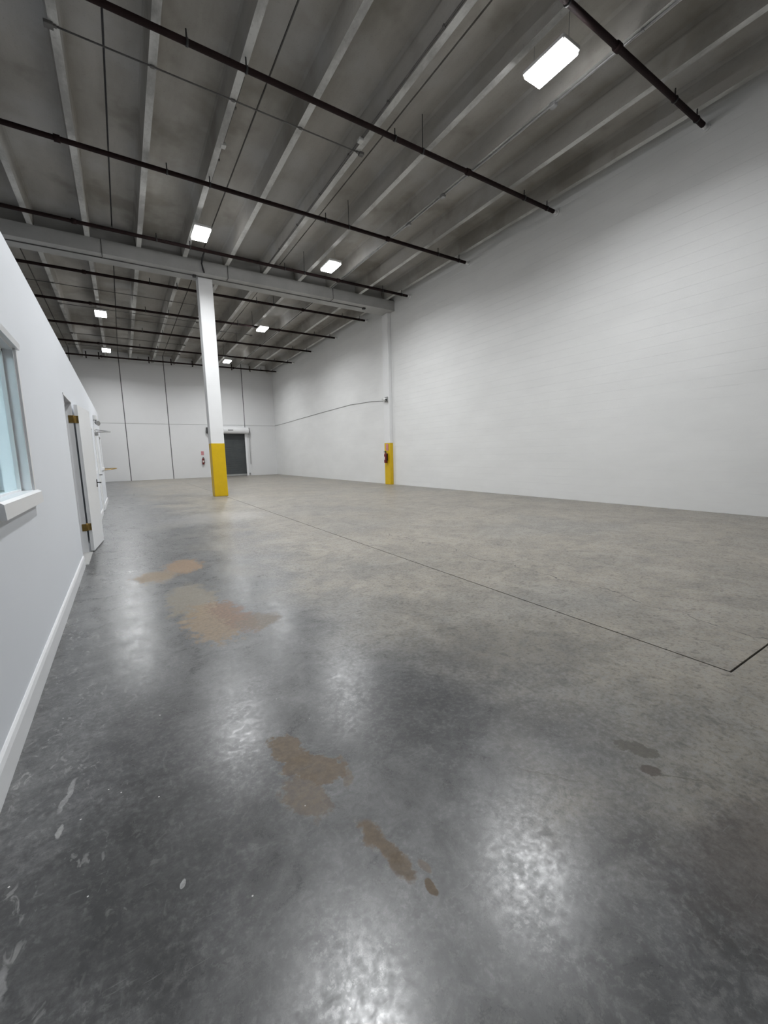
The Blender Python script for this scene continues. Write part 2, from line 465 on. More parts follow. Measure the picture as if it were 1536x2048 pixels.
# ================================================================ THE SETTING
# ---- floor: slabs with sawn joints between them
floor = box('floor', 'sealant', None, XO, XR + 0.3, YF, YB + 0.3, -0.30, -0.012)
tag(floor, 'polished grey and beige concrete warehouse floor with sawn joints', kind='structure')
JX, JY, G = 2.86, 0.835, 0.006
box('slab', 'floor', floor, -0.6, JX - G, -0.3, 6.2, -0.05, 0.0)          # stained walkway by the camera
sl = MB().box(XO, -0.6, YF, YB + 0.3, -0.05, 0.0).box(-0.6, JX - G, 6.2, YB + 0.3, -0.05, 0.0)
sl.box(-0.6, JX - G, YF, -0.3, -0.05, 0.0).box(JX - G, XR + 0.3, YF, JY - G, -0.05, 0.0)
sl.build('slab', 'floorplain', floor)
box('slab', 'floorplain', floor, JX + G, XR + 0.3, JY + G, YB + 0.3, -0.05, 0.0)

# ---- ceiling: double tees
ceiling = box('ceiling', 'sealant', None, XO - 0.3, XR + 0.3, YF - 0.3, YB + 0.3, ZD + 0.06, ZD + 0.3)
tag(ceiling, 'dark grey precast concrete ceiling with long ribs', kind='structure')
def tee(xc, x_a, x_b, y0, y1):
    mb = MB()
    mb.box(x_a + 0.016, x_b - 0.016, y0, y1, ZD, ZD + 0.06)
    for s in (-0.5, 0.5):
        x = xc + s * STEP
        if x - 0.1 < x_a or x + 0.1 > x_b: continue
        mb.prism([(x - 0.115, ZD + 0.01), (x - 0.085, ZD - 0.06), (x - 0.06, ZS), (x + 0.06, ZS), (x + 0.085, ZD - 0.06), (x + 0.115, ZD + 0.01)], 'y', y0, y1)
    return mb
joint0 = X0 - 0.5 * STEP
for y0, y1 in ((YF, 14.86), (15.06, YB)):
    for k in range(-5, 5):
        xa, xb = joint0 + 2 * STEP * (k - 0) - 2 * STEP * 0, joint0 + 2 * STEP * (k + 1)
        to = None
        to = tee((xa + xb) / 2, max(xa, XO), min(xb, XR + 0.01) if k == 3 else xb, y0, y1).build('double_tee', 'concrete', ceiling) if xa < XR - 0.3 and xb > XO + 0.3 else None
        if to:
            to.data.materials.append(MAT['soffit'])  # rib undersides get a paler, patchy grey than the deck
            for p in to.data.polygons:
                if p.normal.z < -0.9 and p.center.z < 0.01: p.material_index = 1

# ---- block wall
wall_right = box('wall_right', 'blockjoint', None, XR + 0.0012, XR + 0.3, YF, YB + 0.3, 0.0, ZD + 0.06)
tag(wall_right, 'tall white painted concrete block wall', kind='structure')
BH, BL, BG, HG = 0.2032, 0.4064, 0.0035, 0.0
def block_geo(mb, x, y, z, ly, c=0.0009):
    y0, y1, z0, z1 = y + HG / 2, y + ly - HG / 2, z + BG / 2, z + BH - BG / 2
    xf, xb = x, XR + 0.02
    o = [(xf + c, y0, z0), (xf + c, y1, z0), (xf + c, y1, z1), (xf + c, y0, z1)]
    i = [(xf, y0, z0 + c), (xf, y1, z0 + c), (xf, y1, z1 - c), (xf, y0, z1 - c)]
    bk = [(xb, p[1], p[2]) for p in o]
    n = len(mb.v); mb.v += o + i + bk
    mb.f.append((n + 4, n + 5, n + 6, n + 7)); mb.sm.append(False)
    for a in range(4):
        b2 = (a + 1) % 4
        mb.f.append((n + a, n + b2, n + 4 + b2, n + 4 + a)); mb.sm.append(False)
        mb.f.append((n + 8 + a, n + 8 + b2, n + b2, n + a)); mb.sm.append(False)
cells = []
for r in range(int(ZD / BH) + 1):
    y = YF - (BL / 2 if r % 2 else 0)
    while y < YB - 0.05:
        if (r + 1) * BH < ZD + 0.06:
            w = Vector((XR, y + BL / 2, r * BH + BH / 2)) - CAM
            dep = w.dot(FWD)
            px = 768 + FPX * w.dot(RGT) / dep if dep > 0.5 else -1
            py = 1024 - FPX * w.dot(UPV) / dep if dep > 0.5 else -1
            vis = dep > 0.5 and -10 < px < 1546 and -10 < py < 2060
            cells.append((-(w.dot(Vector((1, 0, 0)))) / w.length ** 3 if vis else 1.0, y, r * BH))
        y += BL
cells.sort()
proto = MB(); block_geo(proto, XR - 0.0015, 0, 0, BL)
me = proto.mesh('block'); me.transform(Matrix.Translation((-(XR), -BL / 2, 0))); me.materials.append(MAT['block'])
for q, (k, y, z) in enumerate(cells[:300]):
    o = bpy.data.objects.new('block', me); COL.objects.link(o)
    o.location = (XR + random.uniform(-0.0002, 0.0002), y + BL / 2, z)
    put(o, wall_right)
rest = MB()
for k, y, z in cells[300:]:
    ly = min(BL, YB - y)
    if ly > 0.06: block_geo(rest, XR - 0.0015 + random.uniform(-0.0002, 0.0002), y, z, ly)
o = rest.build('block_courses', 'block', wall_right); o['kind'] = 'stuff'

# ---- back wall of precast panels with a roll-up door in one bay
wall_back = MB().box(XO, XR + 0.3, YB + 0.25, YB + 0.45, 0, ZD + 0.06).build('wall_back', 'sealant')
tag(wall_back, 'white precast panel wall at the far end of the hall', kind='structure')
ZR = 3.59
DX0, DX1, DZ = 5.247, 7.640, 3.0
for k in range(-5, 5):
    xa, xb = joint0 + 2 * STEP * k, joint0 + 2 * STEP * (k + 1)
    xa, xb = max(xa, XO), min(xb, XR + 0.3)
    if xb - xa < 0.3: continue
    g = 0.025
    MB().bev(xa + g, xb - g, YB, YB + 0.26, ZR + 0.014, ZD + 0.06, 0.004).build('panel', 'panel', wall_back)
    if abs(xa - 5.23) < 0.05:
        MB().bev(xa + g, xb - g, YB, YB + 0.26, DZ, ZR - 0.014, 0.004).build('panel', 'panel', wall_back)
    else:
        MB().bev(xa + g, xb - g, YB, YB + 0.26, 0, ZR - 0.014, 0.004).build('panel', 'panel', wall_back)
    box('sealant_strip', 'reveal', wall_back, xa + g, xb - g, YB + 0.010, YB + 0.05, ZR - 0.02, ZR + 0.02)
    if k > -5 : box('sealant_joint', 'sealant', wall_back, xa - 0.03, xa + 0.03, YB + 0.012, YB + 0.05, 0 if k not in (3, 4) or True else ZR, ZD)

# ---- outer walls that close the hall
wall_outer = box('wall_outer_left', 'outer', None, XO - 0.3, XO, YF - 0.3, YB + 0.3, 0, ZD + 0.06); tag(wall_outer, kind='structure')
wall_front = box('wall_front', 'outer', None, XO, XR + 0.3, YF - 0.3, YF, 0, ZD + 0.06); tag(wall_front, kind='structure')

# ---- office wall with its openings (y0, y1, sill, head)
TH = 0.13
W1 = (2.60, 3.555, 1.10, 2.02)
D1 = (6.22, 7.13, 0.0, 2.10)
W2 = (10.15, 11.05, 1.10, 1.98)
D2 = (12.22, 13.16, 0.0, 2.08)
W3 = (14.25, 15.15, 1.10, 1.98)
YE = 15.85
wl = MB(); y = YF
for a in (W1, D1, W2, D2, W3):
    wl.box(XL - TH, XL, y, a[0], 0, ZT)
    wl.box(XL - TH, XL, a[0], a[1], a[3], ZT)
    if a[2] > 0: wl.box(XL - TH, XL, a[0], a[1], 0, a[2])
    y = a[1]
wl.box(XL - TH, XL, y, YE, 0, ZT)
wl.box(-6.0, XL - TH, YE - TH, YE, 0, ZT)                 # end of the office block
wall_left = wl.build('wall_left', 'drywall')
tag(wall_left, 'smooth white office wall beside the camera', kind='structure')
office_in = MB()
office_in.box(-6.0, -5.87, YF, YE - TH, 0, ZT)
office_in.box(-5.87, XL - TH, 5.62, 5.74, 0, ZT)
office_in.box(-5.87, XL - TH, 9.30, 9.42, 0, ZT)
office_in.box(-5.87, XL - TH, 11.55, 11.67, 0, ZT)
office_in.box(-5.87, XL - TH, 13.55, 13.67, 0, ZT)
wall_office = office_in.build('wall_office', 'drywall'); tag(wall_office, 'white partition walls inside the office', kind='structure')
roof = box('ceiling_office', 'drywall', None, -6.0, XL - TH + 0.001, YF, YE, ZT - 0.14, ZT - 0.01); tag(roof, 'white ceiling of the office rooms', kind='structure')
of = box('floor_office', 'officefloor', None, -5.87, XL - 0.03, YF, YE - TH, 0.0, 0.006); tag(of, 'dark grey floor inside the office', kind='structure')

bb_prof = [(XL, 0.0), (XL + 0.018, 0.0), (XL + 0.018, 0.105), (XL + 0.012, 0.128), (XL + 0.004, 0.137), (XL, 0.137)]
for a, b in ((YF, D1[0] - 0.03), (D1[1] + 0.05, D2[0] - 0.07), (D2[1] + 0.07, YE + 0.018)):
    tag(MB().prism(bb_prof, 'y', a, b).build('baseboard_left', 'trim'), 'white bevelled baseboard along the office wall', kind='structure')

# ---- windows of the office
def window(name, w, label):
    y0, y1, z0, z1 = w
    e = empty(name, (XL, (y0 + y1) / 2, z0)); tag(e, label, kind='structure')
    fr = MB()
    X_in = XL - TH - 0.01
    t_ = 0.022
    fr.box(X_in, XL + 0.002, y0, y0 + t_, z0, z1).box(X_in, XL + 0.002, y1 - t_, y1, z0, z1)
    fr.box(X_in, XL + 0.002, y0, y1, z1 - t_, z1)
    fr.build('window_frame', 'trim', e)
    st = MB()
    a = XL - 0.072
    st.box(a - 0.02, a + 0.024, y0 + t_, y0 + t_ + 0.02, z0, z1 - t_).box(a - 0.02, a + 0.024, y1 - t_ - 0.02, y1 - t_, z0, z1 - t_)
    st.box(a - 0.02, a + 0.024, y0 + t_, y1 - t_, z1 - t_ - 0.02, z1 - t_).box(a - 0.02, a + 0.024, y0 + t_, y1 - t_, z0, z0 + 0.02)
    st.build('glazing_bead', 'trim', e)
    box('pane', 'glass', e, a - 0.004, a + 0.004, y0 + t_ + 0.004, y1 - t_ - 0.004, z0 + 0.008, z1 - t_ - 0.008)
    cs = MB()
    cs.prism([(XL, z1 - 0.008), (XL + 0.026, z1 - 0.008), (XL + 0.030, z1 + 0.03), (XL + 0.012, z1 + 0.05), (XL, z1 + 0.052)], 'y', y0 - 0.05, y1 + 0.06)
    cs.build('head_casing', 'trim', e)
    ca = MB()
    ca.prism([(XL, y1 - 0.004), (XL + 0.014, y1 - 0.002), (XL + 0.017, y1 + 0.022), (XL + 0.005, y1 + 0.040), (XL, y1 + 0.042)], 'z', z0 + 0.005, z1 - 0.008)
    ca.build('side_casing', 'trim', e)
    cb = MB()
    cb.prism([(XL, y0 + 0.004), (XL + 0.014, y0 + 0.002), (XL + 0.017, y0 - 0.022), (XL + 0.005, y0 - 0.040), (XL, y0 - 0.042)], 'z', z0 + 0.005, z1 - 0.008)
    cb.build('side_casing', 'trim', e)
    sl = MB()
    sl.prism([(XL - TH, z0 - 0.002), (XL - TH, z0 + 0.010), (XL + 0.022, z0 + 0.010), (XL + 0.040, z0 - 0.002), (XL + 0.044, z0 - 0.075), (XL, z0 - 0.075), (XL, z0 - 0.002)], 'y', y0 - 0.05, y1 + 0.055)
    sl.build('window_sill', 'trim', e)
    return e
window('window_1', W1, 'office window with a deep white sill beside the camera')
window('window_2', W2, 'narrow white-cased office window beyond the open door')
window('window_3', W3, 'white-cased office window at the far end of the office wall')

# ---- open office door
d1 = empty('door_1', (XL, D1[1], 0)); tag(d1, 'white office door swung open flat against the wall', kind='structure')
fm = MB()
XI = XL - TH - 0.008
fm.box(XI, XL + 0.004, D1[1] - 0.02, D1[1], 0, D1[3]).box(XI, XL - 0.06, D1[1] - 0.034, D1[1] - 0.02, 0, D1[3] - 0.02)
fm.box(XI, XL + 0.004, D1[0], D1[0] + 0.02, 0, D1[3]).box(XI, XL - 0.06, D1[0] + 0.02, D1[0] + 0.034, 0, D1[3] - 0.02)
fm.box(XI, XL + 0.004, D1[0], D1[1], D1[3] - 0.02, D1[3]).box(XI, XL - 0.06, D1[0] + 0.034, D1[1] - 0.034, D1[3] - 0.034, D1[3] - 0.02)
fm.build('door_frame', 'trim', d1)
box('threshold', 'threshold', d1, XL - 0.10, XL + 0.045, D1[0] + 0.022, D1[1] - 0.022, 0.0, 0.012)
# leaf in its own frame: u along the leaf from the hinge edge, n towards the room
H0 = Vector((-0.460, 7.150, 0)); A5 = math.atan2(0.085, 0.90)
U_ = Vector((math.sin(A5), math.cos(A5), 0)); Nn = Vector((math.cos(A5), -math.sin(A5), 0))
def leafmap(mb):
    mb.v = [tuple(H0 + U_ * v[0] + Nn * v[1] + Vector((0, 0, v[2]))) for v in mb.v]; return mb
leaf = leafmap(MB().bev(0.0, 0.905, -0.042, 0.0, 0.014, 2.065, 0.002)).build('door_leaf', 'doorwhite', d1)
lv = MB().box(0.830, 0.862, 0.0, 0.008, 0.885, 1.005)
lv.tube([(0.846, 0.006, 0.955), (0.846, 0.058, 0.955)], 0.009, 10)
lv.tube([(0.850, 0.056, 0.955), (0.745, 0.060, 0.953)], 0.009, 10)
leafmap(lv).build('door_lever', 'blacksteel', leaf)
for hz in (0.365, 1.865):
    hb = MB()
    hb.box(XL - 0.045, XL + 0.006, D1[1] - 0.0235, D1[1] - 0.0195, hz - 0.05, hz + 0.05)
    hb.v = [v for v in hb.v]
    lf = leafmap(MB().box(-0.0035, 0.0005, -0.040, -0.002, hz - 0.05, hz + 0.05))
    n = len(hb.v); hb.v += lf.v; hb.f += [tuple(n + i for i in f) for f in lf.f]; hb.sm += lf.sm
    hb.tube([(XL + 0.010, D1[1] + 0.012, hz - 0.052), (XL + 0.010, D1[1] + 0.012, hz + 0.056)], 0.009, 10)
    # knuckle webs from the jamb plate and from the leaf plate to the pin
    hb.prism([(XL + 0.004, D1[1] - 0.022), (XL + 0.016, D1[1] + 0.010), (XL + 0.006, D1[1] + 0.014), (XL - 0.004, D1[1] - 0.019)], 'z', hz - 0.048, hz + 0.048)
    a = H0 + Nn * -0.030
    hb.prism([(XL + 0.006, D1[1] + 0.008), (XL + 0.018, D1[1] + 0.008), (a.x + 0.006, a.y - 0.002), (a.x - 0.006, a.y - 0.002)], 'z', hz - 0.048, hz + 0.048)
    hb.build('hinge', 'brass', d1)

# ---- second office door, closed, with closer and lever
d2 = empty('door_2', (XL, (D2[0] + D2[1]) / 2, 0)); tag(d2, 'closed white office door farther along the office wall', kind='structure')
fm = MB()
fm.box(XL - TH, XL + 0.012, D2[1] - 0.03, D2[1] + 0.045, 0, D2[3] + 0.045).box(XL - TH, XL + 0.012, D2[0] - 0.045, D2[0] + 0.03, 0, D2[3] + 0.045)
fm.box(XL - TH, XL + 0.012, D2[0] + 0.03, D2[1] - 0.03, D2[3] - 0.03, D2[3] + 0.045)
fm.build('door_frame', 'trim', d2)
box('door_leaf', 'doorwhite', d2, XL - 0.045, XL - 0.002, D2[0] + 0.033, D2[1] - 0.033, 0.012, D2[3] - 0.033)
lv = MB().box(XL - 0.002, XL + 0.008, 12.31, 12.37, 0.90, 1.02).tube([(XL, 12.34, 0.955), (XL + 0.06, 12.34, 0.955)], 0.01, 10).tube([(XL + 0.058, 12.335, 0.955), (XL + 0.062, 12.45, 0.953)], 0.01, 10)
lv.build('door_lever', 'blacksteel', d2)
cl = MB().bev(XL - 0.002, XL + 0.07, 12.55, 12.86, 1.93, 2.00, 0.008)
cl.build('door_closer', 'zinc', d2)
MB().tube([(XL + 0.04, 12.70, 2.01), (XL + 0.33, 12.74, 2.025)], 0.013, 8).tube([(XL + 0.33, 12.74, 2.025), (XL + 0.012, 12.98, 2.085)], 0.011, 8).build('closer_arm', 'zinc', d2)

# ---- roll-up door in the back wall
d3 = empty('door_3', ((DX0 + DX1) / 2, YB, 0)); tag(d3, 'dark grey roll-up steel door in the back wall', kind='structure')
prof = []
z = 0.14; pitch = 0.075
while z < 3.12:
    prof += [(YB + 0.120, z), (YB + 0.104, z + 0.018), (YB + 0.104, z + 0.048), (YB + 0.120, z + 0.066)]
    z += pitch
cur = MB().prism(prof + [(YB + 0.15, z), (YB + 0.15, 0.14)], 'x', DX0 + 0.02, DX1 - 0.02)
cur.build('curtain', 'darkslat', d3)
MB().bev(DX0 + 0.02, DX1 - 0.02, YB + 0.085, YB + 0.145, 0.012, 0.138, 0.006).build('bottom_bar', 'bottombar', d3)
for xa, xb in ((DX0 - 0.10, DX0 + 0.04), (DX1 - 0.04, DX1 + 0.10)):
    MB().box(xa, xb, YB - 0.055, YB - 0.002, 0.005, 3.02).box(min(xa + 0.1, xa + 0.05), max(xb - 0.1, xb - 0.05), YB - 0.004, YB + 0.14, 0.005, 3.02).build('guide_rail', 'trim', d3)
hp = [(YB - 0.002, 3.44)]
for i in range(9):
    a = math.radians(90 + i * 180 / 8)
    hp.append((YB - 0.19 + 0.20 * math.cos(a), 3.215 + 0.225 * math.sin(a)))
hp.append((YB - 0.002, 2.99))
MB().prism(hp, 'x', DX0 - 0.11, DX1 + 0.20).build('hood', 'colwhite', d3)
for xa in (DX0 - 0.20, DX1 + 0.203):
    MB().prism([(YB - 0.002, 3.42), (YB - 0.30, 3.40), (YB - 0.30, 3.12), (YB - 0.10, 3.02), (YB - 0.002, 3.02)], 'x', xa, xa + 0.05).build('end_bracket', 'blacksteel', d3)
MB().tube([(DX1 + 0.225, YB - 0.20, 3.15), (DX1 + 0.222, YB - 0.16, 1.9), (DX1 + 0.225, YB - 0.18, 0.85), (DX1 + 0.245, YB - 0.16, 0.80), (DX1 + 0.262, YB - 0.18, 0.9), (DX1 + 0.262, YB - 0.2, 3.1)], 0.014, 6).build('hoist_chain', 'zinc', d3)
MB().bev(DX1 + 0.12, DX1 + 0.22, YB - 0.06, YB - 0.002, 0.06, 0.20, 0.006).build('floor_lock', 'zinc', d3)
box('name_plate', 'zinc', d3, 6.40, 6.75, YB - 0.396, YB - 0.386, 3.19, 3.27)

# ================================================================ THINGS
# ---- beam
bm_ = MB()
bm_.prism([(BEAM_Y0, BEAM_Z0), (BEAM_Y1, BEAM_Z0), (BEAM_Y1, ZS - 0.004), (15.055, ZS - 0.004), (15.055, ZD + 0.055), (14.865, ZD + 0.055), (14.865, ZS - 0.004), (BEAM_Y0, ZS - 0.004)], 'x', XO, XR - 0.005)
beam = bm_.build('concrete_beam', 'beam')
tag(beam, 'long pale concrete ledge beam spanning the hall above the yellow-based column', 'beam')

# ---- column and pilaster
def post(name, d, band_z, label, mats=('colwhite', 'yellow')):
    e = empty(name, ((d[0] + d[1]) / 2, (d[2] + d[3]) / 2, 0)); tag(e, label, 'column')
    MB().bev(*d, 0.0, BEAM_Z0 - 0.003, 0.012).build('shaft', mats[0], e)
    g = 0.003
    b = MB().bev(d[0] - g, d[1] + g, d[2] - g, d[3] + g, 0.0, band_z, 0.012).build('painted_band', mats[1], e)
    b['label'] = 'yellow painted lower band'
    return e
post('column', (2.555, 2.985, 14.90, 15.32), 1.80, 'free-standing square white column with a yellow base under the beam')
post('pilaster', (9.70, XR - 0.004, 14.90, 15.34), 1.79, 'white wall pilaster with a yellow base against the block wall')

# ---- high-bay lights
def highbay(loc):
    e = empty('high_bay_light', loc)
    x, y, z = loc
    MB().bev(x - 0.20, x + 0.20, y - 0.36, y + 0.36, z + 0.03, z + 0.105, 0.015).build('housing', 'housing', e)
    MB().bev(x - 0.185, x + 0.185, y - 0.335, y + 0.335, z - 0.012, z + 0.030, 0.008).build('lens', 'lens', e)
    ld = bpy.data.lights.new('lamp', 'AREA'); ld.shape = 'RECTANGLE'; ld.size = 0.36; ld.size_y = 0.66
    ld.energy = LAMP_W; ld.color = (0.965, 0.985, 1.0); ld.spread = math.radians(160)
    lo = bpy.data.objects.new('lamp', ld); COL.objects.link(lo); lo.location = (x, y, z - 0.016); put(lo, e)
    for s in (-1, 1):
        MB().tube([(x, y + s * 0.30, z + 0.10), (x, y + s * 0.30, ZD)], 0.004, 6).build('suspension_cable', 'zinc', e)
    return e
LIGHTS = [((6.20, 4.73), 'lit rectangular high-bay light nearest the camera, largest in view'),
          ((2.36, 4.73), 'lit high-bay light overhead, out of the frame, mirrored on the near floor'),
          ((2.33, 12.62), 'lit high-bay light hanging just before the free-standing column'),
          ((6.16, 12.70), 'lit high-bay light just before the beam, between column and block wall'),
          ((-0.20, 21.1), 'lit high-bay light above the office end, nearer of the pair there'),
          ((6.10, 20.1), 'lit high-bay light behind the beam, nearer one on the block wall side'),
          ((-0.19, 27.7), 'lit high-bay light above the office end, close to the back wall'),
          ((6.05, 27.6), 'lit high-bay light close to the back wall on the roll-up door side')]
lp = None
LZ, LK = 7.04, (7.03 - 1.29) / (7.2 - 1.29)      # hung just under the pipes
for (x, y), lab in LIGHTS:
    x, y = x * LK, y * LK
    if lp is None: lp = highbay((x, y, LZ)); o = lp
    else:
        o = copy_tree(lp); o.location = (x, y, LZ)
    tag(o, lab, 'ceiling light', 'high-bay lights')

# light inside the office, seen only through the window
e = empty('office_light', (-1.9, 1.6, 2.57))
MB().bev(-2.2, -1.6, 1.0, 2.2, 2.585, 2.612, 0.006).build('housing', 'housing', e)
box('lens', 'officelens', e, -2.17, -1.63, 1.03, 2.17, 2.575, 2.586)
tag(e, 'flat square light in the ceiling of the office room', 'ceiling light')
sw = MB().bev(-1.17, -1.09, 5.605, 5.62, 1.25, 1.37, 0.004).build('switch_plate', 'zinc'); tag(sw, 'small grey switch plate inside the office behind the glass', 'switch')
cd = MB().bev(-1.20, -0.86, 5.30, 5.60, 0.0065, 1.02, 0.01)
cd = cd.build('storage_cabinet', 'greenbox'); tag(cd, 'low pale green cabinet inside the office behind the window', 'cabinet')

# ---- sprinkler pipes
PIPES = [(4.03, 'first'), (7.20, 'second'), (10.37, 'third'), (13.52, 'fourth'), (16.80, 'fifth'), (19.90, 'sixth'), (23.02, 'seventh'), (26.25, 'eighth'), (29.40, 'ninth')]
XW = 9.72
for (y, nth) in PIPES:
    e = empty('sprinkler_pipe', (4.0, y, ZP))
    MB().tube([(XO + 0.05, y, ZP), (XW, y, ZP)], 0.045, 12).build('pipe_run', 'pipe', e)
    MB().tube([(XW - 0.01, y, ZP), (XR - 0.005, y, ZP)], 0.040, 12).tube([(XR - 0.03, y, ZP), (XR - 0.004, y, ZP)], 0.075, 14).build('wall_sleeve', 'colwhite', e)
    for x in (6.82, 0.0 - 0.48):
        MB().tube([(x - 0.05, y, ZP), (x + 0.05, y, ZP)], 0.062, 12).build('coupling', 'pipe', e)
    for x, top in ((-2.3, ZS), (1.34, ZS), (4.94, ZS), (5.60, ZD + 0.001), (8.62, ZS), (9.46, ZD - 0.1), (2.18, ZS)):
        h = MB().tube([(x - 0.016, y, ZP), (x + 0.016, y, ZP)], 0.056, 10)
        h.tube([(x, y, ZP + 0.04), (x, y, top)], 0.012 if top < ZD else 0.008, 6)
        h.build('hanger', 'blacksteel', e)
    if nth == 'ninth':
        for x in (-1.2, 0.3 - 0.9, 1.9, 3.1, 4.3, 5.5, 6.7, 7.9):
            MB().tube([(x, y, ZP), (x, y, ZP - 0.16)], 0.028, 8).tube([(x, y, ZP), (x, y, ZP + 0.22)], 0.028, 8).build('riser_stub', 'pipe', e)
    tag(e, f'dark sprinkler pipe across the ceiling, {nth} from the camera' if nth != 'ninth' else 'dark sprinkler pipe with short stubs close along the back wall', 'pipe', 'sprinkler pipes')

# ---- thin conduits across the ribs
CROSS = [(8.08, -0.32, 4.70, 'thin dark conduit strapped across the ribs between second and third sprinkler pipe'),
         (18.75, -2.2, 3.4, 'thin conduit across the ribs behind the beam, nearest to it'),
         (20.95, -1.5, 3.42, 'thin conduit across the ribs ending in a box, just past the sixth sprinkler pipe'),
         (21.90, 0.4, 6.05, 'thin conduit across the ribs feeding the light before the seventh sprinkler pipe'),
         (25.35, -1.5, 3.40, 'thin conduit across the ribs just before the eighth sprinkler pipe'),
         (27.70, -1.8, 3.40, 'thin conduit across the ribs nearest the back wall')]
for y, xa, xb, lab in CROSS:
    e = empty('cross_conduit', ((xa + xb) / 2, y, ZS - 0.03))
    MB().tube([(xa, y, ZS - 0.014), (xb, y, ZS - 0.014)], 0.012, 8).build('conduit', 'greyconduit', e)
    MB().bev(xa - 0.05, xa + 0.06, y - 0.05, y + 0.05, ZS - 0.05, ZS - 0.001, 0.006).build('junction_box', 'greyconduit', e)
    MB().bev(xb - 0.05, xb + 0.05, y - 0.05, y + 0.05, ZS - 0.05, ZS - 0.001, 0.006).build('junction_box', 'greyconduit', e)
    for k in range(-3, 6):
        x = X0 + k * STEP
        if xa < x < xb: MB().bev(x - 0.03, x + 0.03, y - 0.02, y + 0.02, ZS - 0.03, ZS - 0.0005, 0.003).build('strap', 'greyconduit', e)
    tag(e, lab, 'conduit')

# ---- conduits along the ribs
def rib_conduit(x, z, y0, y1, boxes, mat, lab, r=0.014):
    e = empty('rib_conduit', (x, (y0 + y1) / 2, z))
    MB().tube([(x, y0, z), (x, y1, z)], r, 8).build('conduit', mat, e)
    for yb, m in boxes:
        MB().bev(x - 0.05, x + 0.05, yb - 0.06, yb + 0.06, z - 0.055, z + 0.01, 0.01).build('junction_box', m, e)
    y = y0 + 0.7
    while y < y1:
        MB().bev(x - 0.022, x + 0.03, y - 0.02, y + 0.02, z - 0.02, z + 0.02, 0.003).build('strap', mat, e)
        y += 1.5
    tag(e, lab, 'conduit')
xr3 = X0 + 3 * STEP
rib_conduit(xr3 - 0.085, ZS + 0.03, YF + 0.1, 14.55, [(3.3 + 1.2, 'greyconduit'), (7.8, 'whitebox')], 'greyconduit', 'dark conduit along the rib beside the third roof joint, front bay', 0.013)
xr5 = X0 + 5 * STEP
rib_conduit(xr5, ZS - 0.017, YF + 0.1, 14.55, [(5.3, 'zinc'), (8.3, 'zinc'), (9.7, 'zinc')], 'zinc', 'grey conduit with boxes under the rib between two light rows', 0.017)
rib_conduit(xr5 - 0.02, ZS - 0.015, 15.4, YB - 0.1, [(20.6, 'zinc')], 'greyconduit', 'dark conduit under a rib behind the beam towards the back wall', 0.014)
xr1 = X0 + 1 * STEP
rib_conduit(xr1 + 0.075, ZS + 0.04, 7.6, 11.0, [(9.3, 'whitebox')], 'greyconduit', 'short conduit with a pale box on a rib above the hanging light', 0.011)
# conduit in front of the column head, along the underside of the beam
e = empty('beam_conduit', (4.5, 14.87, BEAM_Z0 - 0.03))
MB().tube([(-3.5, 14.875, BEAM_Z0 - 0.016), (8.55, 14.875, BEAM_Z0 - 0.016)], 0.014, 8).build('conduit', 'greyconduit', e)
MB().bev(8.53, 8.64, 14.82, 14.93, BEAM_Z0 - 0.06, BEAM_Z0 - 0.001, 0.006).build('junction_box', 'blacksteel', e)
MB().bev(2.40, 2.50, 14.82, 14.93, BEAM_Z0 - 0.06, BEAM_Z0 - 0.001, 0.006).build('junction_box', 'blacksteel', e)
for x in (3.42, 7.13, 0.05):
    MB().tube([(x, BEAM_Y0 - 0.012, ZS), (x, BEAM_Y0 - 0.012, BEAM_Z0 - 0.012), (x, 14.86, BEAM_Z0 - 0.016)], 0.010, 6).build('drop', 'greyconduit', e)
tag(e, 'thin conduit under the ledge beam passing before the column head', 'conduit')
cb = MB().tube([(2.60, 13.62, 7.31), (2.62, 13.9, 7.35), (2.63, 14.3, 7.36), (2.64, 14.56, 7.30), (2.67, 14.57, 7.15), (2.70, 14.575, 7.04)], 0.026, 8).build('black_cable', 'blacksteel')
tag(cb, 'short thick black cable hanging from pipe to beam above the column', 'cable')

# ---- wall cable and camera on the pilaster
pts = [(XR - 0.15, 15.36, 3.55), (XR - 0.012, 15.6, 3.60), (XR - 0.012, 16.6, 3.70), (XR - 0.012, 18.7, 3.78), (XR - 0.012, 22.0, 3.74), (XR - 0.012, 25.6, 3.68), (XR - 0.012, 28.5, 3.62), (XR - 0.012, YB - 0.03, 3.595)]
tag(MB().tube(pts, 0.014, 6).build('wall_cable', 'zinc'), 'loose grey cable drooping along the far block wall', 'cable')
e = empty('security_camera', (9.68, 15.1, 3.55))
MB().bev(9.66, 9.699, 14.98, 15.20, 3.50, 3.70, 0.008).build('base_plate', 'zinc', e)
MB().tube([(9.67, 15.09, 3.62), (9.60, 15.09, 3.62)], 0.02, 8).build('mount_arm', 'zinc', e)
MB().tube([(9.57, 14.93, 3.56), (9.58, 15.0, 3.575), (9.60, 15.22, 3.63)], [0.05, 0.062, 0.055], 12).build('housing', 'housing', e)
MB().tube([(9.569, 14.915, 3.557), (9.572, 14.935, 3.561)], 0.042, 12).build('lens', 'blacksteel', e)
tag(e, 'small grey and white security camera on the wall pilaster', 'camera')

